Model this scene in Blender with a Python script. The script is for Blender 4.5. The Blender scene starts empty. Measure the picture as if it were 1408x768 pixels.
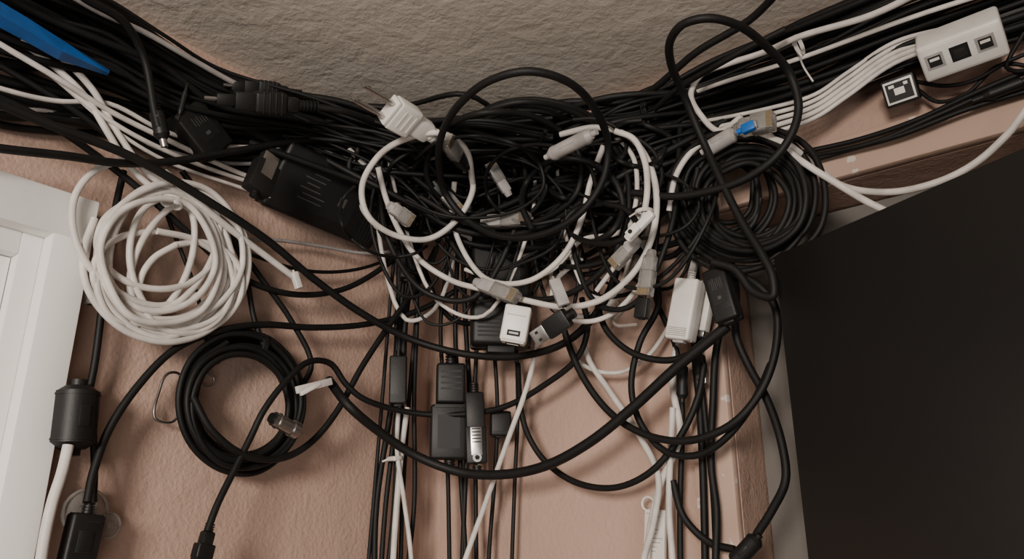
import bpy, bmesh, math, random
from mathutils import Vector, Matrix
random.seed(11)
rnd=random.uniform
# ------------------------------------------------------------------ room frame
H=2.503
TH=math.radians(19.0); F=1100.0
CAM=Vector((0.7047,-0.7172,2.0))
FW=Vector((-0.6225,0.7826,0)); RT=Vector((0.7826,0.6225,0)); UZ=Vector((0,0,1))
fwd=FW*math.cos(TH)+UZ*math.sin(TH); upv=UZ*math.cos(TH)-FW*math.sin(TH)
def ray(px,py): return fwd+RT*((px-704)/F)+upv*((384-py)/F)
def onL(px,py,d=0.0):
    r=ray(px,py); return CAM+r*((d-CAM.x)/r.x)
def onR(px,py,d=0.0):
    r=ray(px,py); return CAM+r*((-d-CAM.y)/r.y)
def S(px,py,d=0.02):
    """point hanging d metres off the nearest wall / ceiling, rounding the room corner"""
    r=ray(px,py); ts=[]
    if r.x<-1e-4: ts.append((d-CAM.x)/r.x)
    if r.y>1e-4: ts.append((-d-CAM.y)/r.y)
    if r.z>1e-4: ts.append((H-d-CAM.z)/r.z)
    den=r.x-r.y
    c=(0.03+1.25*d)*1.414
    if den<-1e-4: ts.append((c-(CAM.x-CAM.y))/den)
    ts=[t for t in ts if t>0.02]
    p=26.0; m=min(ts)
    t=m*sum((m/x)**p for x in ts)**(-1/p)
    return CAM+r*t
def depth(P): return (P-CAM).dot(fwd)

# ------------------------------------------------------------------ materials
def newmat(name):
    m=bpy.data.materials.new(name); m.use_nodes=True
    return m,m.node_tree,m.node_tree.nodes['Principled BSDF']
def plastic(name,col,rough=0.45,var=0.25,scale=60,bump=0.05,metal=0.0,spec=0.5,trans=0.0):
    m,nt,b=newmat(name)
    n=nt.nodes.new('ShaderNodeTexNoise'); n.inputs['Scale'].default_value=scale; n.inputs['Detail'].default_value=4
    tc=nt.nodes.new('ShaderNodeTexCoord'); nt.links.new(tc.outputs['Object'],n.inputs['Vector'])
    r=nt.nodes.new('ShaderNodeValToRGB')
    c0=tuple(c*(1-var) for c in col)+(1,); c1=tuple(min(1,c*(1+var*0.6)) for c in col)+(1,)
    r.color_ramp.elements[0].color=c0; r.color_ramp.elements[1].color=c1
    r.color_ramp.elements[0].position=0.3; r.color_ramp.elements[1].position=0.7
    nt.links.new(n.outputs['Fac'],r.inputs['Fac']); nt.links.new(r.outputs['Color'],b.inputs['Base Color'])
    b.inputs['Roughness'].default_value=rough; b.inputs['Metallic'].default_value=metal
    b.inputs['Specular IOR Level'].default_value=spec
    b.inputs['Transmission Weight'].default_value=trans
    if bump>0:
        bp=nt.nodes.new('ShaderNodeBump'); bp.inputs['Strength'].default_value=bump; bp.inputs['Distance'].default_value=0.001
        n2=nt.nodes.new('ShaderNodeTexNoise'); n2.inputs['Scale'].default_value=scale*8
        nt.links.new(tc.outputs['Object'],n2.inputs['Vector']); nt.links.new(n2.outputs['Fac'],bp.inputs['Height'])
        nt.links.new(bp.outputs['Normal'],b.inputs['Normal'])
    return m
def plaster(name,ca,cb,big=3,fine=170,lump=28,strength=0.5,dist=0.004,rough=0.75,spots=None):
    m,nt,b=newmat(name); L=nt.links.new
    tc=nt.nodes.new('ShaderNodeTexCoord')
    n=nt.nodes.new('ShaderNodeTexNoise'); n.inputs['Scale'].default_value=big; n.inputs['Detail'].default_value=6
    L(tc.outputs['Object'],n.inputs['Vector'])
    r=nt.nodes.new('ShaderNodeValToRGB'); r.color_ramp.elements[0].position=0.3; r.color_ramp.elements[1].position=0.7
    r.color_ramp.elements[0].color=ca+(1,); r.color_ramp.elements[1].color=cb+(1,)
    L(n.outputs['Fac'],r.inputs['Fac'])
    col=r.outputs['Color']
    if spots:
        ns=nt.nodes.new('ShaderNodeTexNoise'); ns.inputs['Scale'].default_value=45; ns.inputs['Detail'].default_value=5
        L(tc.outputs['Object'],ns.inputs['Vector'])
        rs=nt.nodes.new('ShaderNodeValToRGB'); rs.color_ramp.elements[0].position=0.66; rs.color_ramp.elements[1].position=0.68
        L(ns.outputs['Fac'],rs.inputs['Fac'])
        mx=nt.nodes.new('ShaderNodeMixRGB'); L(rs.outputs['Color'],mx.inputs['Fac']); L(col,mx.inputs['Color1']); mx.inputs['Color2'].default_value=spots+(1,)
        col=mx.outputs['Color']
    L(col,b.inputs['Base Color']); b.inputs['Roughness'].default_value=rough
    b.inputs['Specular IOR Level'].default_value=0.3
    f=nt.nodes.new('ShaderNodeTexNoise'); f.inputs['Scale'].default_value=fine; f.inputs['Detail'].default_value=3
    g=nt.nodes.new('ShaderNodeTexNoise'); g.inputs['Scale'].default_value=lump; g.inputs['Detail'].default_value=5; g.inputs['Distortion'].default_value=0.4
    for q in (f,g): L(tc.outputs['Object'],q.inputs['Vector'])
    ad=nt.nodes.new('ShaderNodeMath'); ad.operation='MULTIPLY_ADD'; ad.inputs[1].default_value=0.45
    L(f.outputs['Fac'],ad.inputs[0]); L(g.outputs['Fac'],ad.inputs[2])
    bp=nt.nodes.new('ShaderNodeBump'); bp.inputs['Strength'].default_value=strength; bp.inputs['Distance'].default_value=dist
    L(ad.outputs[0],bp.inputs['Height']); L(bp.outputs['Normal'],b.inputs['Normal'])
    return m
M_pink=plaster('pink_wall_paint',(0.43,0.29,0.232),(0.51,0.352,0.285),spots=None,strength=0.6,dist=0.004,fine=220)
M_pinktrim=plaster('pink_trim_paint',(0.46,0.32,0.255),(0.54,0.385,0.31),spots=(0.66,0.58,0.52),strength=0.15)
M_ceil=plaster('ceiling_plaster',(0.63,0.56,0.48),(0.72,0.645,0.56),lump=42,strength=0.5,dist=0.0035,rough=0.85)
M_grey=plaster('grey_door_paint',(0.15,0.138,0.125),(0.20,0.183,0.168),strength=0.2)
M_white=plaster('white_trim_paint',(0.82,0.805,0.78),(0.88,0.865,0.84),strength=0.08,rough=0.4)
M_floor=plaster('floor_boards',(0.30,0.22,0.17),(0.38,0.29,0.23),strength=0.1)
BK=plastic('black_cable_rubber',(0.0070,0.0068,0.0068),0.58,spec=0.30)
BK2=plastic('black_device_plastic',(0.0085,0.0082,0.0082),0.5,bump=0.1,spec=0.38)
BK3=plastic('black_matte_plastic',(0.005,0.005,0.0055),0.6)
WH=plastic('white_cable_rubber',(0.64,0.60,0.56),0.5,var=0.2)
WH2=plastic('white_device_plastic',(0.76,0.735,0.69),0.4,var=0.08)
GY=plastic('grey_cable_rubber',(0.30,0.28,0.27),0.5)
GY2=plastic('grey_boot_plastic',(0.36,0.34,0.33),0.45)
DK=plastic('dark_port_cavity',(0.008,0.008,0.008),0.8)
MT=plastic('nickel_metal',(0.50,0.49,0.48),0.32,metal=1.0,var=0.15)
GD=plastic('gold_contacts',(0.70,0.50,0.22),0.3,metal=1.0,var=0.1)
CL=plastic('clear_polycarbonate',(0.72,0.70,0.67),0.18,var=0.05,trans=0.8,bump=0)
BL=plastic('blue_plastic_film',(0.008,0.12,0.44),0.45,var=0.2)
LB=plastic('printed_label',(0.06,0.058,0.056),0.6,var=0.2)
SC=plastic('screen_glass',(0.0085,0.008,0.0075),0.42,var=0.15,scale=4,bump=0)

# ------------------------------------------------------------------ mesh builder
class MB:
    def __init__(s,name,M=Matrix.Identity(4)):
        s.name=name; s.bm=bmesh.new(); s.mats=[]; s.M=M
    def mi(s,m):
        if m not in s.mats: s.mats.append(m)
        return s.mats.index(m)
    def _add(s,t,mat,M):
        i=s.mi(mat)
        for f in t.faces: f.material_index=i; f.smooth=False
        t.transform(s.M@M)
        me=bpy.data.meshes.new('tmp'); t.to_mesh(me); t.free(); s.bm.from_mesh(me); bpy.data.meshes.remove(me)
    def box(s,c,sz,mat,bev=0.0,taper=None,rot=None,seg=2):
        t=bmesh.new(); bmesh.ops.create_cube(t,size=1.0)
        for v in t.verts:
            k=1.0
            if taper and v.co.x>0: k=taper
            v.co=Vector((v.co.x*sz[0],v.co.y*sz[1]*k,v.co.z*sz[2]*k))
        if bev>0:
            bev=min(bev,0.45*min(sz))
            bmesh.ops.bevel(t,geom=list(t.edges)[:],offset=bev,segments=seg,affect='EDGES',profile=0.5)
        M=Matrix.Translation(Vector(c))
        if rot is not None: M=M@rot
        s._add(t,mat,M)
    def cyl(s,c,h,r1,mat,r2=None,axis='X',seg=24,rot=None):
        if r2 is None: r2=r1
        t=bmesh.new(); bmesh.ops.create_cone(t,cap_ends=True,segments=seg,radius1=r1,radius2=r2,depth=h)
        R={'X':Matrix.Rotation(math.pi/2,4,'Y'),'Y':Matrix.Rotation(-math.pi/2,4,'X'),'Z':Matrix.Identity(4)}[axis]
        M=Matrix.Translation(Vector(c))
        if rot is not None: M=M@rot
        s._add(t,mat,M@R)
    def torus(s,c,R,r,mat,rot=None,n=28,m=8,sx=1,sy=1):
        t=bmesh.new(); vs=[]
        for i in range(n):
            a=2*math.pi*i/n
            vs.append([t.verts.new(((R+r*math.cos(b))*math.cos(a)*sx,(R+r*math.cos(b))*math.sin(a)*sy,r*math.sin(b))) for b in [2*math.pi*j/m for j in range(m)]])
        for i in range(n):
            for j in range(m):
                t.faces.new((vs[i][j],vs[(i+1)%n][j],vs[(i+1)%n][(j+1)%m],vs[i][(j+1)%m]))
        M=Matrix.Translation(Vector(c))
        if rot is not None: M=M@rot
        s._add(t,mat,M)
    def done(s):
        me=bpy.data.meshes.new(s.name); bmesh.ops.recalc_face_normals(s.bm,faces=s.bm.faces); s.bm.to_mesh(me); s.bm.free()
        for m in s.mats: me.materials.append(m)
        for f in me.polygons: f.use_smooth=True
        me.set_sharp_from_angle(angle=math.radians(35))
        o=bpy.data.objects.new(s.name,me); bpy.context.collection.objects.link(o)
        return o
NR={'L':Vector((1,0,0)),'R':Vector((0,-1,0)),'C':Vector((0.7,-0.7,-0.1)),'D':Vector((0.55,-0.6,-0.6)),'U':Vector((0.6,-0.6,0.5))}
def dev(name,p0,p1,n='C'):
    a=S(*p0); b=S(*p1); X=(b-a); L=X.length; X.normalize()
    N=NR[n] if isinstance(n,str) else Vector(n)
    Y=N.cross(X).normalized(); Z=X.cross(Y).normalized()
    M=Matrix((X,Y,Z)).transposed().to_4x4(); M.translation=a
    return MB(name,M),L,depth((a+b)/2)/F

# ------------------------------------------------------------------ cables
def catmull(P,n=7,closed=False):
    out=[]; N=len(P)
    rng=range(N if closed else N-1)
    for i in rng:
        if closed: p0,p1,p2,p3=P[(i-1)%N],P[i],P[(i+1)%N],P[(i+2)%N]
        else:
            p1,p2=P[i],P[i+1]
            p0=P[i-1] if i>0 else p1*2-p2
            p3=P[i+2] if i+2<N else p2*2-p1
        t0=0; t1=t0+max(1e-6,(p1-p0).length)**0.5; t2=t1+max(1e-6,(p2-p1).length)**0.5; t3=t2+max(1e-6,(p3-p2).length)**0.5
        for k in range(n):
            t=t1+(t2-t1)*k/n
            A1=p0*((t1-t)/(t1-t0))+p1*((t-t0)/(t1-t0)); A2=p1*((t2-t)/(t2-t1))+p2*((t-t1)/(t2-t1)); A3=p2*((t3-t)/(t3-t2))+p3*((t-t2)/(t3-t2))
            B1=A1*((t2-t)/(t2-t0))+A2*((t-t0)/(t2-t0)); B2=A2*((t3-t)/(t3-t1))+A3*((t-t1)/(t3-t1))
            out.append(B1*((t2-t)/(t2-t1))+B2*((t-t1)/(t2-t1)))
    if not closed: out.append(P[-1].copy())
    return out
MATS=[BK,WH,GY]
class Group:
    def __init__(s,name,r):
        s.c=bpy.data.curves.new(name,'CURVE'); s.c.dimensions='3D'; s.c.bevel_depth=r; s.c.bevel_resolution=3; s.c.use_fill_caps=True
        for m in MATS: s.c.materials.append(m)
        s.o=bpy.data.objects.new(name,s.c); bpy.context.collection.objects.link(s.o); s.r=r
    def add(s,P,mat=0,rr=1.0,closed=False,n=7):
        Q=catmull(P,n,closed)
        sp=s.c.splines.new('POLY'); sp.points.add(len(Q)-1); sp.material_index=mat
        for i,q in enumerate(Q):
            q.z=min(q.z,H-s.r*rr-0.0005); q.x=max(q.x,s.r*rr); q.y=min(q.y,-s.r*rr)
            sp.points[i].co=(q.x,q.y,q.z,1); sp.points[i].radius=rr
        sp.use_cyclic_u=closed; sp.use_smooth=True
def pts(lst,d,wob=0.0):
    out=[]
    ph=rnd(0,6)
    for i,p in enumerate(lst):
        dd=(p[2] if len(p)>2 else d)+(math.sin(i*1.3+ph)*wob)
        out.append(S(p[0],p[1],max(0.005,dd)))
    return out
def cable(name,lst,r=0.0037,mat=0,d=0.03,wob=0.003,closed=False):
    g=Group(name,r); g.add(pts(lst,d,wob),mat,1.0,closed); return g.o

# ------------------------------------------------------------------ ROOM SHELL
def sb(b,x0,x1,y0,y1,z0,z1,mat,bev=0): b.box(((x0+x1)/2,(y0+y1)/2,(z0+z1)/2),(abs(x1-x0),abs(y1-y0),abs(z1-z0)),mat,bev)
def slab(name,x0,x1,y0,y1,z0,z1,mat,bev=0):
    b=MB(name); sb(b,x0,x1,y0,y1,z0,z1,mat,bev); return b.done()
T=0.14
jx=onR(1012,600).x; lz=onR(1300,212).z
c1=0.03
yo=onL(115,400,c1).y; zo=onL(70,256,c1).z
yi=onL(58,400,c1).y; zi=onL(60,316,c1).z
c2=0.012
y3=onL(14,400,c2).y; z3=onL(10,345,c2).z
DW=1.0
slab('floor',-T,3.2,-3.2,T+0.3,-0.1,0,M_floor)
slab('ceiling',-T,3.2,-3.2,T+0.3,H,H+0.1,M_ceil)
slab('wall_left',-T,0,yi,0,0,H,M_pink)
slab('wall_left',-T,0,yi-DW,yi,zi,H,M_pink)
slab('wall_left',-T,0,-3.2,yi-DW,0,H,M_pink)
slab('wall_right',-T,jx,0,T,0,H,M_pink)
slab('wall_right',jx,jx+0.85,0,T,lz,H,M_pink)
slab('wall_right',jx+0.85,3.2,0,T,0,H,M_pink)
cw=jx-onR(958,600).x
b=MB('trim_1'); tk=0.012
sb(b,jx-cw,jx,-tk,-0.0,0,lz+cw,M_pinktrim,0.003); sb(b,jx,jx+0.85,-tk,-0.0,lz,lz+cw,M_pinktrim,0.003); sb(b,jx+0.85,jx+0.85+cw,-tk,0,0,lz+cw,M_pinktrim,0.003)
b.done()
b=MB('door_2'); sb(b,jx+.002,jx+0.848,0.06,0.10,0,lz-.002,M_grey)
for z0,z1 in ((0.15,0.95),(1.1,lz-0.15)):
    sb(b,jx+0.12,jx+0.73,0.055,0.06,z0,z1,M_grey,0.002)
b.cyl((jx+0.78,0.045,1.0),0.05,0.012,MT,axis='Y'); b.cyl((jx+0.78,0.02,1.0),0.03,0.026,MT,axis='Y')
b.done()
b=MB('trim_2')
sb(b,0,c1,yi,yo,0,zi+.0005,M_white,0.001); sb(b,0,c1,yi-DW-(yo-yi),yo,zi,zo,M_white,0.001); sb(b,0,c1,yi-DW-(yo-yi),yi-DW,0,zi+.0005,M_white,0.001)
sb(b,-0.05,c2,y3,yi,0,zi,M_white,0.001); sb(b,-0.05,c2,yi-DW,y3,z3,zi,M_white,0.001)
b.done()
b=MB('door_1')
sb(b,-0.045,0.0,yi-DW+.002,y3-.001,0,z3-.001,M_white)
for z0,z1 in ((0.15,0.95),(1.1,z3-0.1)):
    sb(b,-0.001,0.004,yi-DW+0.12,y3-0.1,z0,z1,M_white,0.002)
b.cyl((0.02,y3-0.06,1.0),0.05,0.01,MT,axis='X'); b.cyl((0.05,y3-0.06,1.0),0.03,0.026,MT,axis='X')
b.done()
# ------------------------------------------------------------------ MONITOR
r=ray(1062,350); k=0.64/r.dot(FW); A=CAM+r*k
mx=Vector((0.910,-0.415,0)).normalized(); mn=Vector((-0.415,-0.910,0)).normalized()
M=Matrix((mx,mn,UZ)).transposed().to_4x4(); M.translation=A
b=MB('wall_mounted_television',M)
W,Hh=0.66,0.40
b.box((W/2,-0.014,-Hh/2),(W,0.028,Hh),BK2,0.004)
b.box((W/2,0.0008,-Hh/2),(W-0.006,0.002,Hh-0.006),SC,0.0006)
b.box((W/2,-0.035,-Hh/2-0.02),(W*0.6,0.03,Hh*0.6),BK3,0.01)
b.box((W/2,-0.055,-Hh/2),(0.14,0.012,0.14),BK3,0.003)
b.box((W*0.40,-0.10,-Hh/2),(0.05,0.10,0.04),BK3,0.005)
b.done()

# ------------------------------------------------------------------ CEILING-LINE BUNDLES
gl=Group('ceiling_line_cable_bundle',0.0036)
def lb(k,mat,rr,d):
    j=lambda a: rnd(-a,a)
    gl.add([S(-420,-330+k*330+j(10),d),S(-180,-150+k*290+j(8),d),S(-10,-78+k*275+j(9),d),S(75,-32+k*235+j(9),d),S(150,8+k*200+j(9),d+rnd(-.004,.004)),S(225,55+k*175+j(9),d),
            S(300,98+k*152+j(8),d+rnd(-.006,.006)),S(430,145+k*95+j(12),d+.01),S(540,175+k*80+j(14),d+.03),S(640,190+j(28),d+.05),S(760,190+j(35),d+.05)],mat,rr)
for i in range(62):
    k=i/61; k=k**1.25
    lb(k*0.88,0,rnd(0.5,1.1),rnd(0.008,0.05) if k<.65 else rnd(0.006,0.02))
lb(.70,1,.6,.035)
gl.add([S(-10,55,.05),S(80,108,.05),S(150,152,.045),S(230,192,.04),S(330,238,.03),S(400,262,.03),S(500,290,.04)],1,.7)
gl.add([S(60,95,.04),S(150,165,.045),S(230,208,.04),S(330,246,.03),S(420,270,.03),S(520,300,.04)],1,.6)
gl.add([S(90,120,.04),S(160,180,.04),S(230,222,.035),S(320,254,.03),S(400,280,.03),S(500,310,.04)],1,.5)
lb(0.82,2,.6,.02)
gl.add([S(-200,-120,.05),S(60,-25,.05),S(140,18,.05),S(200,45,.05),S(270,85,.05),S(335,120,.05),S(420,150,.05)],2,.75)
gr=Group('ceiling_line_cable_bundle',0.0036)
def rb(k,mat,rr,d,x0=720):
    j=lambda a: rnd(-a,a)
    gr.add([S(x0,215+j(30),d+.05),S(800,165+k*40+j(20),d+.04),S(880,132+k*58+j(7),d+.02),S(980,88+k*85+j(8),d),S(1100,36+k*118+j(8),d),
            S(1250,-30+k*125+j(8),d),S(1420,-100+k*145+j(8),d),S(1650,-200+k*170,d),S(1900,-300+k*200,d)],mat,rr)
for i in range(46):
    rb(i/45,0,rnd(0.5,1.1),rnd(0.008,0.045))
gr.add([S(900,150,.03),S(980,118,.05),S(1100,80,.05),S(1250,25,.05),S(1420,-30,.05),S(1700,-130,.05)],1,.6)
gw=Group('white_network_cable_run',0.0022)
for i in range(5):
    o=i*8
    gw.add([S(940,172+o*1.6,.05),S(1060,148+o*1.1,.05),S(1120,130+o,.045),S(1165,100+o,.04),S(1230,58+o*.9,.04),S(1320,34+o*.7,.03),S(1440,2+o*.7,.02),S(1700,-90+o,.02)],1,rnd(.8,1.1))
for P in ([(1100,210),(1180,192),(1260,165),(1340,128),(1420,95),(1600,40)],[(1100,218),(1200,196),(1290,158),(1350,132),(1430,108),(1600,60)],
          [(1090,228),(1160,208),(1240,185),(1330,150),(1440,118),(1600,80)]):
    cable('black_power_cable',P,0.0024,0,0.022)
cable('thin_black_cable',[(1255,118),(1290,140),(1330,128),(1370,92),(1395,88),(1440,100)],0.0018,0,0.02)
cable('thin_black_cable',[(1258,112),(1300,118),(1340,110),(1385,85),(1440,62)],0.0018,0,0.025)
cable('thin_black_cable',[(1408,45),(1388,80),(1384,92),(1400,98),(1440,90)],0.0018,0,0.03)
# ------------------------------------------------------------------ BACKGROUND TANGLE
gt=Group('tangled_cable_mass',0.0034)
j=lambda a: rnd(-a,a)
for i in range(70):      # through runs
    y1=rnd(150,240); y2=rnd(135,280); m=rnd(-10,60) if i%3 else rnd(40,130); d=rnd(0.01,0.10)
    gt.add([S(rnd(340,470),y1-15,d*.5),S(rnd(510,560),y1+m*.5+j(15),d),S(rnd(620,660),(y1+y2)/2+m+j(25),d+.01),S(rnd(720,760),(y1+y2)/2+m*.9+j(30),d),S(rnd(820,860),y2+m*.4+j(15),d),S(rnd(940,1000),y2-20,d*.5)],0,rnd(.45,1.0))
for i in range(48):      # arcs
    cx,cy=rnd(540,890),rnd(190,310); R=rnd(30,100); a0=rnd(0,6.3); sw=rnd(2.5,7); d=rnd(0.02,0.12); e=rnd(.55,1)
    wm=1 if i in (7,21,33) else 0
    if wm: d=min(d,.05)
    gt.add([S(cx+R*math.cos(a0+sw*q/9)*(1+.03*q),cy+R*e*math.sin(a0+sw*q/9),d+j(.01)) for q in range(10)],wm,rnd(.45,1.0))
for i in range(24):      # hanging swags that return into the tangle
    x1=rnd(520,860); w_=rnd(60,230); yb=rnd(330,440); x2=min(x1+w_,980); d=rnd(.02,.10)
    gt.add([S(x1+j(20),rnd(180,230),d*.7),S(x1+j(15),rnd(270,320),d),S(x1*.7+x2*.3,yb-j(12),d),S(x1*.35+x2*.65,yb+j(12),d),S(x2+j(10),rnd(270,330),d),S(x2+j(20),rnd(170,230),d*.7)],1 if i%6==2 else 0,rnd(.45,.95))
# vertical drops
gv=Group('hanging_cable_bundle',0.0036)
for i in range(7):
    x=536+i*6; gv.add([S(560+i*8,250,.06),S(x+8+j(8),340,.04),S(x+j(7),430,.025+i*.002),S(x-4+j(6),540,.02),S(512+i*9+j(4),690,.018),S(505+i*9,800,.02),S(500+i*8,1000,.02)],0,rnd(.6,1.1))
for xs in ([620,606,612,616,618,622],[640,655,652,654,655,660],[665,676,684,680,672,668],[700,708,712,708,704,700],[636,640,646,640,636,630],[630,626,630,634,640,640]):
    gv.add([S(xs[0],330,.06),S(xs[1],440,.03),S(xs[2],560,.025),S(xs[3],660,.02),S(xs[4],770,.02),S(xs[5],1000,.02)],0,rnd(.6,1.0))
gv.add([S(560,560,.03),S(552,620,.03),S(545,700,.03),S(540,780,.03),S(530,1000,.02)],1,.9)
gv.add([S(548,560,.035),S(546,620,.035),S(556,690,.03),S(566,780,.03),S(560,1000,.02)],1,.7)
for xs in ([905,900,930,938,935,940],[950,958,955,962,968,972],[985,975,962,968,982,985]):
    gv.add([S(xs[0],300,.05),S(xs[1],400,.03),S(xs[2],480,.028),S(xs[3],560,.025),S(xs[4],700,.02),S(xs[5],1000,.02)],0,rnd(.7,.95))

# ------------------------------------------------------------------ FEATURE CABLES
C=cable
C('black_power_cable',[(-300,130),(-120,185),(0,204),(90,214),(165,224),(235,222),(320,208),(420,193),(520,187),(600,178),(690,158),(780,140),(870,138),(960,70),(1030,28),(1080,-20),(1180,-100)],.0036,0,.055)
C('black_power_cable',[(-200,60),(0,143),(70,172),(180,215),(300,285),(370,332),(430,382),(500,432),(570,468),(650,488),(730,487),(790,462),(838,400),(855,320),(850,240),(835,180)],.0040,0,.06)
C('black_power_cable',[(-150,-60),(60,-40),(120,0),(170,30),(198,80),(212,150),(218,175)],.0036,0,.065)
C('black_power_cable',[(0,90),(100,150),(200,225),(275,275),(330,350),(350,440),(365,480)],.0028,0,.03)
C('black_power_cable',[(-200,60),(-60,110),(60,165),(180,250),(270,330),(330,380),(400,404),(470,398),(530,365),(570,330),(640,300)],.0032,0,.035)
C('thin_black_cable',[(215,255),(235,310),(262,378),(275,420),(285,470),(300,500)],.0020,0,.016)
C('thin_black_cable',[(330,345),(420,372),(500,368),(560,340),(600,300)],.0020,0,.016)
C('black_power_cable',[(170,235),(158,290),(146,370),(138,440),(130,500),(122,540)],.0032,0,.02)
C('black_power_cable',[(250,235),(300,300),(350,370),(400,440),(428,500),(410,540),(398,575)],.0030,0,.03)
C('black_power_cable',[(690,330),(645,385),(600,415),(560,432),(500,446),(430,450),(360,446),(300,455),(240,480),(190,530),(150,590),(128,650),(120,690)],.0034,0,.035)
C('black_power_cable',[(128,590),(130,640),(128,690)],.0030,0,.018)
C('black_power_cable',[(600,340),(575,390),(540,440),(500,500),(460,570),(425,610),(385,630),(335,625),(290,590),(265,545)],.0034,0,.045)
C('black_power_cable',[(285,730),(298,695),(325,640),(345,600),(362,565),(392,525),(425,497),(455,500),(476,528),(500,548),(560,566),(620,570),(690,560),(750,528),(795,490),(808,450),(800,410)],.0032,0,.05)
C('thick_black_power_cable',[(452,522,.04),(480,558),(520,592),(570,625),(630,648),(690,652),(750,640),(810,608),(870,560),(930,505),(975,468),(1000,448)],.0049,0,.075,wob=0)
C('black_power_cable',[(712,500,.03),(716,560,.04),(725,595),(748,632),(790,662),(845,670),(895,648),(935,600),(960,545),(968,500)],.0032,0,.04)
C('black_power_cable',[(770,300),(765,380),(775,450),(800,515),(840,568),(890,598),(950,605),(1010,580),(1050,530),(1068,470),(1065,420),(1040,390),(1010,375)],.0035,0,.06)
C('black_power_cable',[(820,380),(822,420),(835,455),(870,485),(920,495),(960,480),(990,455)],.0032,0,.06)
C('black_power_cable',[(870,330),(900,380),(905,420),(880,470),(868,530),(880,580),(915,620),(960,625),(1000,600),(1040,545),(1060,500)],.0032,0,.05)
C('black_power_cable',[(1005,360),(1012,400),(1012,460),(1028,500),(1055,550),(1075,610),(1080,660),(1062,700),(1040,735)],.0036,0,.045)
C('black_power_cable',[(980,360),(1010,370),(1035,400),(1062,407),(1062,380),(1048,350),(1020,305),(990,245),(965,190),(940,130),(922,85),(922,55),(940,33),(975,25),(1015,35),(1055,65),(1085,100),(1098,145),(1088,185),(1062,220),(1020,248),(965,265),(925,270),(870,265)],.0036,0,.10,wob=.001)
C('black_power_cable',[(900,150),(935,120),(985,90),(1040,60),(1080,40)],.003,0,.07)
C('black_power_cable',[(1000,420),(985,480),(980,560),(978,640),(985,700),(984,768),(980,900)],.0034,0,.03)
C('black_power_cable',[(925,660),(940,710),(975,745),(1010,755)],.0034,0,.03)
C('black_power_cable',[(604,230),(606,190),(630,145),(675,110),(728,98),(780,112),(818,150),(836,200),(828,250),(795,295),(745,322),(690,325),(640,300),(612,265)],.0036,0,.125,wob=.001,closed=True)
C('black_power_cable',[(560,240),(600,200),(650,160),(720,140),(790,155),(835,190),(862,240),(862,300),(838,360),(790,400),(740,412),(690,400),(640,360),(600,300)],.0032,0,.09,wob=.004)
C('white_network_cable',[(650,250),(640,205),(605,183),(560,190),(520,215),(498,255),(505,295),(540,322),(590,328),(630,300),(650,262),(648,240)],.0032,1,.115,wob=.001)
C('white_network_cable',[(520,230),(530,270),(548,315),(575,355),(620,385),(665,398),(720,412),(780,422),(830,410),(875,370),(898,320),(902,260),(885,210),(860,185),(820,175),(770,185)],.0031,1,.10)
C('white_network_cable',[(625,250),(622,300),(640,350),(672,385),(730,385),(775,350),(800,300),(812,250),(830,200)],.0029,1,.105)
C('white_network_cable',[(640,370),(700,390),(760,370),(800,330),(850,320),(888,290)],.0024,1,.09)
C('white_network_cable',[(900,345),(880,390),(850,425),(820,440),(790,440),(760,420),(765,385),(800,355)],.0025,1,.08)
C('white_network_cable',[(845,180),(870,190),(886,220),(890,260),(885,300)],.0030,1,.11)
C('white_network_cable',[(790,180),(840,185),(870,215),(876,260),(870,300),(855,350),(820,400)],.0024,1,.09)
C('white_network_cable',[(480,205),(500,225),(550,275),(600,300),(650,330)],.0028,1,.07)
C('white_network_cable',[(330,330),(380,330),(440,338),(500,348),(545,345)],.0020,2,.02)
C('white_network_cable',[(225,235),(280,285),(330,325),(370,355),(403,380)],.0034,1,.045)
C('white_network_cable',[(800,440),(808,490),(840,540),(880,600),(905,655),(898,720),(885,770),(870,950)],.0030,1,.035)
C('white_network_cable',[(742,460),(725,530),(700,600),(668,690),(640,768),(600,900)],.0028,1,.05,wob=0)
C('white_network_cable',[(770,450),(800,500),(850,512),(890,490),(925,440)],.0022,1,.03)
C('white_network_cable',[(930,470),(925,530),(935,600),(910,660),(895,720),(888,790),(880,950)],.0033,1,.03)
C('white_network_cable',[(925,560),(922,620),(920,700),(925,780),(925,950)],.0030,1,.035)
C('white_network_cable',[(1045,185,.08),(1085,200,.08),(1120,228),(1160,256),(1225,264),(1290,250),(1340,225),(1385,185),(1430,130),(1550,40)],.0030,1,.05)
C('white_network_cable',[(1050,180,.08),(1100,220,.08),(1150,252),(1190,276),(1218,290)],.0030,1,.065)
C('white_network_cable',[(920,290),(930,240),(955,205),(985,190)],.0028,1,.08)
C('white_network_cable',[(1020,160,.08),(990,180,.08),(965,160,.075),(950,130,.07),(965,102),(1000,88),(1050,72),(1100,50),(1200,20),(1300,-30),(1450,-110)],.0028,1,.06)
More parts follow.
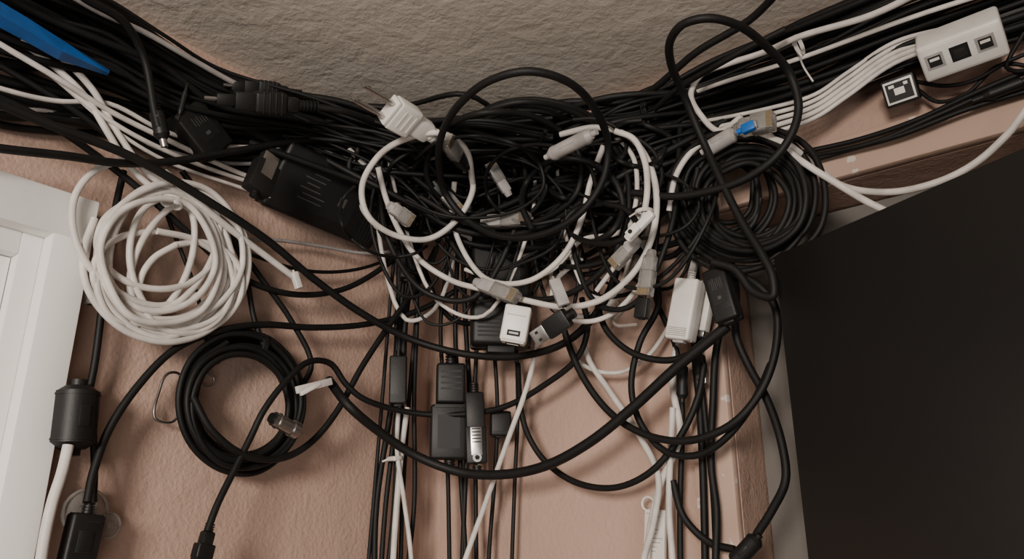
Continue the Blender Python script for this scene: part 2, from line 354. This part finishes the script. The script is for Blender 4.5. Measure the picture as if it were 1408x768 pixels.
def coil(name,cx,cy,rx,ry,turns,jc,s0,s1,d,ds,r,mat,extra=None,rot=0,npt=10,pj=2.0,top=False,tilt=0.05):
    sc=[s0+(s1-s0)*(q+.5)/turns for q in range(turns)]; random.shuffle(sc)
    P=[]; cur=None
    for t in range(turns):
        s_=sc[t]
        oy=-(s1-s_)*ry*.55 if top else 0
        nx=(cx+rnd(-jc,jc),cy+oy+rnd(-jc,jc)*(.5 if top else 1),rx*s_*rnd(1-tilt,1+tilt),ry*s_*rnd(1-tilt,1+tilt),d+rnd(-ds,ds))
        if cur is None: cur=nx
        for q in range(npt):
            f=q/npt; v=[cur[i]*(1-f)+nx[i]*f for i in range(5)]; a=2*math.pi*q/npt+rot
            P.append(S(v[0]+v[2]*math.cos(a)+rnd(-pj,pj),v[1]+v[3]*math.sin(a)+rnd(-pj,pj),max(.007,v[4])))
        cur=nx
    g=Group(name,r); g.add(P,mat,n=8)
    if extra:
        for e in extra: g.add(pts(e,d,.002),mat)
    return g.o
def loop(cx,cy,rx,ry,a0,turn=1.0,tilt=0,n=12):
    o=[]
    for q in range(n+1):
        a=a0+2*math.pi*turn*q/n; x=rx*math.cos(a); y=ry*math.sin(a)
        o.append((cx+x*math.cos(tilt)-y*math.sin(tilt),cy+x*math.sin(tilt)+y*math.cos(tilt)))
    return o
hoops=[loop(200,350,62,100,-1.3,1,.35),loop(250,362,70,96,-1.5,1,-.25),loop(225,385,98,66,-1.8,1,.2),loop(262,395,72,62,-1.6,1,-.3),loop(215,335,82,62,-1.2,1,.1),loop(240,350,48,88,-1.4,1,.55)]
coil('white_network_cable_coil',230,366,100,98,8,14,.74,1.08,.042,.02,.0030,1,rot=-1.7,pj=4,top=True,tilt=.12,
  extra=hoops+[[(-200,-60),(0,26),(70,68),(125,120),(160,180),(200,235),(235,262),(270,290),(310,350),(325,400)],
         [(-200,-40),(0,40),(60,80),(115,130),(150,185),(175,225),(215,262),(240,275)],
         [(250,280),(225,245),(180,222),(135,232),(105,265),(100,310),(118,360),(160,400),(215,420),(270,405)],
         [(130,300),(114,350),(122,400),(165,450),(225,470),(285,455),(330,410),(342,355),(325,300),(280,265),(235,262)]])
coil('black_power_cable_coil',331,556,80,90,20,4,.74,1.10,.024,.016,.0029,0,rot=-1.2,pj=1.3)
coil('black_network_cable_coil',1027,274,92,88,14,9,.52,1.14,.068,.022,.0029,0,rot=-2,pj=3)
coil('black_network_cable_coil',1000,268,66,70,6,10,.5,1.1,.065,.015,.0026,0)
coil('black_power_cable_coil',725,240,120,100,4,18,.7,1.1,.07,.02,.0031,0)

# ------------------------------------------------------------------ DEVICES
def relief(b,x,l,r,mat,sgn=-1,n=4):
    b.cyl((x+sgn*l/2,0,0),l,r*1.15 if sgn>0 else r*.75,mat,r*.75 if sgn>0 else r*1.15)
    for i in range(n): b.cyl((x+sgn*l*(i+.5)/n,0,0),l/n*.45,r*1.3,mat)
def rj45(p0,p1,w=17,boot=GY2,n='C',name='ethernet_plug'):
    b,L,u=dev(name,p0,p1,n); w*=u; h=w*.75
    b.cyl((L*.06,0,0),L*.16,w*.32,boot,w*.42)
    b.box((L*.27,0,0),(L*.34,w*.9,h*.95),boot,w*.12)
    b.box((L*.70,0,0),(L*.56,w,h),CL,w*.05)
    b.box((L*.62,0,-h*.05),(L*.36,w*.72,h*.45),GY2,w*.05)
    for i in range(8): b.box((L*.90,(-.39+i*.111)*w,h*.40),(L*.14,w*.055,h*.24),GD)
    b.box((L*.66,0,-h*.68),(L*.50,w*.35,h*.10),CL,0,rot=Matrix.Rotation(-.22,4,'Y'))
    return b.done()
def usb(p0,p1,w=20,body=BK2,n='C',name='usb_plug',t=.5):
    b,L,u=dev(name,p0,p1,n); w*=u; h=w*t
    relief(b,L*.02,L*.18,w*.2,body)
    b.box((L*.33,0,0),(L*.62,w,h*1.15),body,w*.12)
    for i in range(4): b.box((L*(.2+.07*i),0,h*.58),(L*.02,w*.6,h*.05),BK3 if body is BK2 else GY2)
    b.box((L*.82,0,0),(L*.36,w*.78,h*.75),MT,w*.02)
    b.box((L*.995,0,h*.05),(L*.02,w*.66,h*.5),DK)
    for s in(-1,1): b.box((L*.84,s*w*.2,h*.375),(L*.08,w*.14,h*.04),DK)
    return b.done()
def brick(p0,p1,w,h,mat=BK2,n='C',name='power_brick',label=True,rib=True):
    b,L,u=dev(name,p0,p1,n); w*=u; h*=u
    b.box((L/2,0,0),(L,w,h),mat,min(w,h)*.13,seg=3)
    b.box((L/2,0,0),(L*1.004,w*1.006,h*.03),BK3 if mat is not WH2 else GY2,0)
    if label:
        b.box((L*.45,0,h*.503),(L*.5,w*.62,h*.01),BK3 if mat is BK2 else WH)
        for i in range(6): b.box((L*(.32+rnd(-.03,.03)),w*(.22-.08*i),h*.51),(L*rnd(.10,.22),w*.018,h*.006),LB if mat is BK2 else GY2)
        b.box((L*.58,0,h*.51),(L*.06,w*.14,h*.006),LB if mat is BK2 else GY2)
    if rib:
        for i in range(5): b.box((L*(.82+.03*i),0,h*.5),(L*.012,w*.8,h*.03),BK3 if mat is BK2 else GY2)
    relief(b,0,min(L*.14,.018),min(w,h)*.16,mat); 
    b.box((L+L*.02,0,0),(L*.05,w*.45,h*.5),BK3 if mat is not WH2 else GY2,.001)
    return b.done()
def barrel(p0,p1,r=9,mat=BK2,n='C',name='barrel_connector',tip=MT):
    b,L,u=dev(name,p0,p1,n); r*=u
    relief(b,L*.25,L*.25,r*.55,mat)
    b.cyl((L*.5,0,0),L*.5,r,mat); b.cyl((L*.27,0,0),L*.06,r*.7,mat,r); b.cyl((L*.72,0,0),L*.05,r*1.08,mat); b.cyl((L*.36,0,0),L*.04,r*1.06,mat)
    b.cyl((L*.80,0,0),L*.1,r,mat,r*.7)
    b.cyl((L*.93,0,0),L*.2,r*.5,tip); b.cyl((L*1.03,0,0),L*.006,r*.3,DK)
    return b.done()
def iec(p0,p1,w=26,h=18,mat=BK2,n='C',name='extension_lead_connector'):
    b,L,u=dev(name,p0,p1,n); w*=u; h*=u
    relief(b,L*.22,L*.22,h*.26,mat,n=6)
    b.box((L*.30,0,0),(L*.18,w*.7,h*.75),mat,h*.18); b.box((L*.50,0,0),(L*.32,w*.95,h),mat,h*.16,seg=3)
    for i in range(4): b.box((L*(.40+.06*i),0,0),(L*.02,w*1.0,h*1.05),mat,h*.1)
    b.box((L*.74,0,0),(L*.22,w*.78,h*.8),mat,h*.08); b.box((L*.92,0,0),(L*.2,w*.5,h*.5),mat,h*.08)
    b.cyl((L*1.06,0,0),L*.14,h*.12,MT)
    return b.done()
def ferrite(p0,p1,r=10,mat=BK2,name='ferrite_choke',n='C'):
    b,L,u=dev(name,p0,p1,n); r*=u
    b.cyl((L*.5,0,0),L*.8,r,mat,seg=28); b.cyl((L*.06,0,0),L*.1,r*.6,mat,r); b.cyl((L*.94,0,0),L*.1,r,mat,r*.6)
    b.cyl((L*-.03,0,0),L*.12,r*.4,mat); b.cyl((L*1.03,0,0),L*.12,r*.4,mat)
    b.cyl((L*.15,0,0),L*.03,r*1.04,mat); b.cyl((L*.85,0,0),L*.03,r*1.04,mat)
    b.box((L*.5,0,r*.95),(L*.35,r*.5,r*.2),mat,r*.05)
    return b.done()
def acplug(p0,p1,w=28,mat=WH2,n='C',name='power_plug',flat=.7):
    b,L,u=dev(name,p0,p1,n); w*=u
    relief(b,L*.05,L*.18,w*.2,mat)
    b.box((L*.18,0,0),(L*.30,w*.7,w*flat*.8),mat,w*.12); b.box((L*.42,0,0),(L*.30,w,w*flat),mat,w*.1,seg=3); b.box((L*.58,0,0),(L*.05,w*.9,w*flat*.9),mat,w*.04)
    for i in range(3): b.box((L*(.33+.07*i),0,w*flat*.5),(L*.02,w*.6,w*.03),mat)
    for s in(-1,1):
        b.box((L*.80,s*w*.26,0),(L*.42,w*.10,w*.28),MT,w*.02); b.cyl((L*.93,s*w*.26,0),w*.105,w*.05,DK,axis='Y')
    return b.done()
acplug((592,184,.11),(492,126,.11),44,WH2,(0.55,-0.2,-0.8),flat=.6)
iec((438,147,.078),(300,136,.078),30,24,BK2,(0.6,-0.4,-0.5))
iec((415,130,.05),(320,118,.05),26,20,BK2,(0.6,-0.4,-0.5))
C('black_power_cable',[(436,147,.078),(480,155,.075),(540,180,.07),(600,215,.06)],.0034,0,.07)
C('black_power_cable',[(412,130,.05),(470,140,.055),(540,165,.06),(600,190,.06)],.0034,0,.055)
barrel((212,140,.065),(226,200,.065),10,BK2,'L')
barrel((1428,104,.03),(1340,138,.03),8,BK2,'R',tip=BK3)
brick((250,150,.04),(298,212,.04),56,30,BK2,'L',name='network_adapter_box')
brick((330,155,.03),(420,200,.03),56,30,BK2,'L',name='power_brick',label=False)
b,L,u=dev('hdmi_adapter',(352,262,.085),(372,214,.085),'L')
b.box((L*.35,0,0),(L*.8,36*u,22*u),BK2,3*u); b.box((L*.85,0,0),(L*.3,24*u,14*u),MT,u); b.box((L*1.0,0,0),(L*.03,19*u,9*u),DK); b.box((L*.6,0,11.4*u),(L*.5,18*u,1*u),MT); relief(b,0,10*u,5*u,BK2); b.done()
brick((372,232,.03),(520,300,.035),92,44,BK2,(0.75,-0.35,-0.5),name='power_brick')
brick((400,185,.03),(490,232,.03),50,30,BK2,'L',name='power_brick')
barrel((258,115,.05),(245,165,.05),4,BK2,'L',name='cable_clip',tip=BK3)
ferrite((108,530,.03),(98,618,.03),29,BK2,name='inline_coupler',n='L')
ferrite((124,590,.016),(126,545,.016),8,BK2,n='L')
b,L,u=dev('inline_switch_box',(120,706,.03),(98,800,.03),'L')
b.box((L*.5,0,0),(L,46*u,26*u),BK2,5*u,seg=3); b.box((L*.5,0,0),(L*1.004,46.4*u,1*u),BK3); b.box((L*.42,0,13*u),(L*.34,22*u,3*u),BK3,1.5*u); b.box((L*.42,0,14.8*u),(L*.28,16*u,1.5*u),BK2,.6*u)
b.box((L*.12,0,13*u),(L*.03,30*u,1*u),BK3); relief(b,0,16*u,6*u,BK2); relief(b,L,16*u,6*u,BK2,sgn=1); b.done()
b,L,u=dev('suction_cup_hook',(118,672,.012),(116,735,.012),'L')
b.cyl((L*.5,0,0),6*u,31*u,CL,22*u,axis='Z'); b.torus((L*.5,0,2*u),30*u,2*u,CL); b.cyl((L*.5,0,8*u),12*u,9*u,CL,axis='Z'); b.torus((L*.25,0,11*u),11*u,2.5*u,CL); b.done()
b,L,u=dev('suction_cup_hook',(148,700,.010),(148,745,.010),'L')
b.cyl((L*.5,0,0),4*u,18*u,CL,12*u,axis='Z'); b.torus((L*.5,0,1*u),17*u,1.6*u,CL); b.cyl((L*.5,0,5*u),8*u,5*u,CL,axis='Z'); b.done()
C('thick_white_power_cable',[(94,612,.04),(85,650,.042),(72,690,.042),(62,735,.042),(52,800,.042),(30,950,.042)],.0042,1,.04,wob=0)
acplug((287,728,.05),(268,800,.05),26,BK2,'L')
def tubeobj(name,lst,r,mat,d,closed=True):
    c=bpy.data.curves.new(name,'CURVE'); c.dimensions='3D'; c.bevel_depth=r; c.bevel_resolution=3; c.materials.append(mat)
    o=bpy.data.objects.new(name,c); bpy.context.collection.objects.link(o)
    Q=catmull([S(p[0],p[1],d) for p in lst],6,closed); sp=c.splines.new('POLY'); sp.points.add(len(Q)-1)
    for i,q in enumerate(Q): sp.points[i].co=(q.x,q.y,q.z,1)
    sp.use_cyclic_u=closed; return o
tubeobj('carabiner_clip',[(246,514),(234,512),(226,518),(218,540),(212,562),(213,574),(222,580),(236,580),(243,573),(246,556),(248,532)],.0013,MT,.014,True)
tubeobj('key_ring',[(275,522),(285,514),(294,520),(292,530),(278,531)],.0010,MT,.012)
def band(name,px,py,d,ln,r,ang,mat,n='C'):
    b,L,u=dev(name,(px,py,d),(px+10*math.cos(ang),py+10*math.sin(ang),d),n)
    for k in (-1,0,1): b.torus((k*ln*u*.35,0,0),r*u,ln*u*.22,mat,rot=Matrix.Rotation(math.pi/2,4,'Y'),n=20,m=8)
    b.box((ln*u*.2,0,r*u),(ln*u*1.1,r*u*.5,3*u),mat,u); 
    b.box((ln*u*.2,-r*u*1.2,r*u*.5),(2.5*u,r*u*1.1,1.2*u),mat,.3*u,rot=Matrix.Rotation(.3,4,'Z')); return b.done()
band('velcro_tie',237,278,.05,9,13,1.9,WH,'L'); band('velcro_tie',357,474,.03,8,15,.2,BK,'L')
band('cable_tie',1098,62,.05,5,14,-.45,WH,'R'); band('cable_tie',543,630,.03,5,10,1.5,WH,'C'); band('cable_tie',886,292,.11,5,12,1.5,WH,'R')
band('cable_tie',890,150,.06,8,14,-.3,BK,'C'); band('cable_tie',950,268,.09,12,9,.1,BK,'R')
tubeobj('cable_tie_tail',[(1090,60),(1098,75),(1105,92),(1118,112)],.0009,WH,.05,False)
b,L,u=dev('paper_cable_label',(408,536,.06),(455,524,.06),'L'); b.box((L*.5,0,0),(L,10*u,7*u),WH,u); b.box((L*.35,-3*u,2*u),(L*.6,5*u,6*u),WH2,u,rot=Matrix.Rotation(.2,4,'Z')); b.done()
b,L,u=dev('metal_coupler',(370,572,.06),(408,592,.06),'L'); b.cyl((L*.5,0,0),L*.7,10*u,MT); b.cyl((L*.9,0,0),L*.2,12*u,MT); b.cyl((L*.1,0,0),L*.1,7*u,BK2); b.torus((L*.3,0,0),10*u,1.5*u,MT,rot=Matrix.Rotation(math.pi/2,4,'Y')); b.done()
# centre devices
brick((688,300,.05),(688,478,.05),80,44,BK2,'C',name='power_brick')
b,L,u=dev('plug_adapter',(620,500,.045),(618,632,.04),'C')
b.box((L*.22,0,2*u),(L*.42,40*u,34*u),BK2,4*u,seg=3); b.box((L*.72,-2*u,0),(L*.56,50*u,30*u),BK2,4*u,seg=3); b.box((L*.46,0,0),(L*.05,44*u,30*u),BK3,u)
for i in range(4): b.box((L*(.10+.06*i),0,19*u),(L*.02,28*u,1.2*u),BK3)
b.box((L*.72,-2*u,15*u),(L*.34,30*u,.8*u),BK3); relief(b,0,16*u,6*u,BK2); relief(b,L,16*u,6*u,BK2,sgn=1); b.done()
b,L,u=dev('dvi_connector',(652,540,.055),(656,640,.055),'C'); b.box((L*.25,0,0),(L*.5,26*u,18*u),BK2,3*u); b.box((L*.72,0,0),(L*.5,28*u,14*u),BK2,2*u); b.box((L*.62,0,6.6*u),(L*.5,16*u,3*u),MT,u); 
for i in range(7): b.box((L*(.42+.045*i),0,8.2*u),(L*.016,12*u,1*u),BK3)
b.cyl((L*.9,0,7*u),3*u,6*u,MT,axis='Z'); b.cyl((L*.9,0,10*u),1*u,3*u,DK,axis='Z'); relief(b,0,14*u,5*u,BK2); relief(b,L*1.0,14*u,5*u,BK2,sgn=1); b.done()
brick((688,566,.03),(688,600,.03),28,22,BK2,'C',name='cable_joint_box',label=False)
brick((548,490,.035),(547,556,.035),24,20,BK2,'C',name='inline_coupler',label=False)
brick((566,330,.05),(560,385,.05),22,20,BK2,'C',name='inline_coupler',label=False)
rj45((535,282,.13),(566,305,.13),19,GY2); rj45((640,230,.12),(612,190,.12),20,BK2); rj45((700,268,.10),(672,222,.10),15,GY2)
rj45((665,305,.11),(728,300,.11),19,GY2); rj45((655,388,.12),(712,410,.12),20,GY2)
rj45((878,328,.12),(842,366,.12),18,GY2,'R'); rj45((896,345,.10),(886,408,.10),20,CL,'R')
brick((886,410,.10),(882,438,.10),19,14,BK2,'R',name='cable_boot',label=False)
rj45((596,250,.11),(632,290,.11),16,BK2)
ferrite((755,214,.14),(815,184,.14),10,GY2,name='cable_coupler')
ferrite((968,208,.09),(1012,182,.09),11,GY2,name='cable_coupler',n='R')
b,L,u=dev('white_cable_clip',(862,330,.14),(898,292,.14),'R'); b.box((L*.5,0,0),(L,13*u,10*u),WH2,3*u); b.box((L*.3,0,5*u),(L*.4,14*u,6*u),WH2,2*u); b.cyl((L*.25,0,8*u),4*u,3*u,BK3,axis='Z'); b.done()
b,L,u=dev('usb_wall_charger',(714,422,.13),(704,476,.13),(0.55,-0.75,0.0))
b.box((L*.45,0,0),(L*.9,36*u,30*u),WH2,3*u,seg=3); b.box((L*.91,0,0),(L*.03,32*u,26*u),WH2,u); b.box((L*.93,0,0),(L*.02,20*u,11*u),DK); b.box((L*.945,0,-2*u),(L*.02,16*u,4*u),WH)
b.box((L*.25,0,15.2*u),(L*.02,26*u,.6*u),GY2); b.box((L*.70,0,15.2*u),(L*.14,18*u,.6*u),DK); b.box((L*.70,0,15.6*u),(L*.05,13*u,.5*u),GY2); b.done()
usb((782,434,.13),(735,466,.13),28,BK2,'C'); brick((762,385,.14),(776,420,.14),16,10,GY2,'C',name='white_cable_coupler',label=False)
rj45((1012,178,.10),(1066,165,.10),26,CL,'R')
b,L,u=dev('blue_keyed_plug',(1018,180,.125),(1040,170,.125),'R'); b.box((L*.5,0,0),(L*.8,14*u,9*u),BL,2*u); b.cyl((L*-.05,0,0),L*.3,4*u,BL); b.box((L*.95,0,0),(L*.2,11*u,7*u),CL,u); b.done()
tubeobj('clear_plastic_hook',[(824,432),(845,438),(868,408),(862,402),(842,430),(846,446),(875,446)],.0016,CL,.06,False)
brick((950,385,.06),(935,468,.06),36,28,WH2,'R',name='white_power_adapter',label=False)
b,L,u=dev('white_cable_connector',(950,383,.06),(958,350,.06),'R'); b.box((L*.45,0,0),(L,9*u,8*u),GY2,u); b.done()
b,L,u=dev('white_usb_adapter',(976,392,.04),(964,455,.04),'R'); b.box((L*.5,0,0),(L,18*u,16*u),WH2,2*u); b.box((L*1.05,0,0),(L*.14,12*u,8*u),MT,.5*u); b.box((L*1.13,0,0),(L*.02,10*u,6*u),DK);b.done()
brick((984,372,.085),(1004,442,.085),34,28,BK2,'R',name='power_splitter',label=True)
usb((960,488,.035),(966,528,.035),18,BK2,'R',name='hdmi_plug')
ferrite((938,500,.045),(938,548,.045),8,BK2,n='R')
ferrite((1042,738,.05),(1008,775,.05),12,BK2,n='R',name='cable_strain_relief')
b,L,u=dev('white_label_strip',(902,700,.015),(900,800,.015),'R'); b.box((L*.5,0,0),(L,32*u,8*u),WH2,1.5*u)
for i in range(9): b.box((L*(.1+.06*i),rnd(-4,4)*u,4.1*u),(L*.012,rnd(8,20)*u,.5*u),GY2)
b.done()
b,L,u=dev('cable_ring_hook',(882,692,.02),(900,692,.02),'R'); b.torus((L*.5,0,0),9*u,1.6*u,WH2); b.box((L*.5,-10*u,0),(7*u,5*u,4*u),WH2,u); b.done()
brick((404,374,.045),(411,396,.045),9,8,WH2,'L',name='white_cable_tip',label=False,rib=False)
brick((126,392,.02),(124,418,.02),14,10,GY2,'L',name='cable_clip',label=False)
brick((145,328,.03),(140,350,.03),16,10,BK2,'L',name='cable_clip',label=False)
gb=bpy.data.meshes.new('blue_plastic_sleeve'); bmm=bmesh.new()
top=[(-60,-40),(0,4),(40,28),(90,60),(150,98)]; bot=[(-60,0),(0,36),(30,52),(80,80),(148,102)]
dd=[.075,.07,.068,.064,.06]
vt=[bmm.verts.new(S(p[0],p[1],d_)) for p,d_ in zip(top,dd)]; vm=[bmm.verts.new(S((a[0]+c[0])/2,(a[1]+c[1])/2,d_+.012)) for a,c,d_ in zip(top,bot,dd)]; vb=[bmm.verts.new(S(p[0],p[1],d_)) for p,d_ in zip(bot,dd)]
for i in range(4):
    bmm.faces.new((vt[i],vt[i+1],vm[i+1],vm[i])); bmm.faces.new((vm[i],vm[i+1],vb[i+1],vb[i]))
bmm.to_mesh(gb); gb.materials.append(BL); ob=bpy.data.objects.new('blue_plastic_sleeve',gb); bpy.context.collection.objects.link(ob)
sm=ob.modifiers.new('t','SOLIDIFY'); sm.thickness=.0012
b,L,u=dev('usb_charging_hub',(1266,82,.05),(1380,40,.05),(0.25,-0.58,-0.77))
b.box((L*.5,0,0),(L,54*u,54*u),WH2,5*u,seg=3)
b.box((L*.5,0,27*u),(L*.9,44*u,1.5*u),WH2,.5*u)
for f in (.18,.48,.78):
    b.box((L*f,2*u,27.6*u),(23*u,22*u,1.2*u),GY2 if f!=.48 else BK3,0); b.box((L*f,2*u,28.2*u),(16*u,15*u,.8*u),DK); b.box((L*f,5*u,28.6*u),(12*u,4*u,.8*u),WH2 if f!=.48 else MT)
b.done()
b,L,u=dev('network_socket_box',(1216,132,.03),(1262,116,.03),(0.25,-0.85,-0.45))
b.box((L*.5,0,0),(L,38*u,24*u),BK2,3*u); b.box((L*.5,0,12*u),(L*.86,31*u,1.5*u),WH2,u); b.box((L*.5,0,12.9*u),(L*.74,25*u,1*u),BK3); b.box((L*.5,0,13.6*u),(L*.3,9*u,1*u),WH2); b.box((L*.3,8*u,13.6*u),(L*.16,4*u,1*u),WH2); b.box((L*.72,8*u,13.6*u),(L*.12,4*u,1*u),WH2); b.done()
brick((1168,112,.03),(1240,82,.03),20,16,WH2,'R',name='white_coupler_block',label=False)

# ------------------------------------------------------------------ LIGHT + CAMERA
def area(name,loc,tgt,size,power,col,spread=180):
    l=bpy.data.lights.new(name,'AREA'); l.size=size; l.energy=power; l.color=col; l.spread=math.radians(spread)
    o=bpy.data.objects.new(name,l); o.location=loc; o.rotation_euler=(Vector(tgt)-Vector(loc)).to_track_quat('-Z','Y').to_euler(); bpy.context.collection.objects.link(o)
area('room_lamp_light',(0.95,-1.75,2.22),(0.12,-0.16,2.08),0.36,6.2,(1.0,0.90,0.80),80)
area('ceiling_fill_light',(2.2,-2.0,1.1),(0.2,-0.2,2.45),1.0,7,(1.0,0.95,0.89),120)  # added fill from below to brighten the ceiling; no actual window here
w=bpy.data.worlds.new('World'); bpy.context.scene.world=w; w.use_nodes=True
w.node_tree.nodes['Background'].inputs[0].default_value=(0.80,0.73,0.66,1); w.node_tree.nodes['Background'].inputs[1].default_value=0.08
cd=bpy.data.cameras.new('camera'); cd.sensor_width=36; cd.lens=36*F/1408; cd.clip_start=0.02
co=bpy.data.objects.new('camera',cd); bpy.context.collection.objects.link(co)
Mx=Matrix((RT,upv,-fwd)).transposed().to_4x4(); Mx.translation=CAM; co.matrix_world=Mx
bpy.context.scene.camera=co
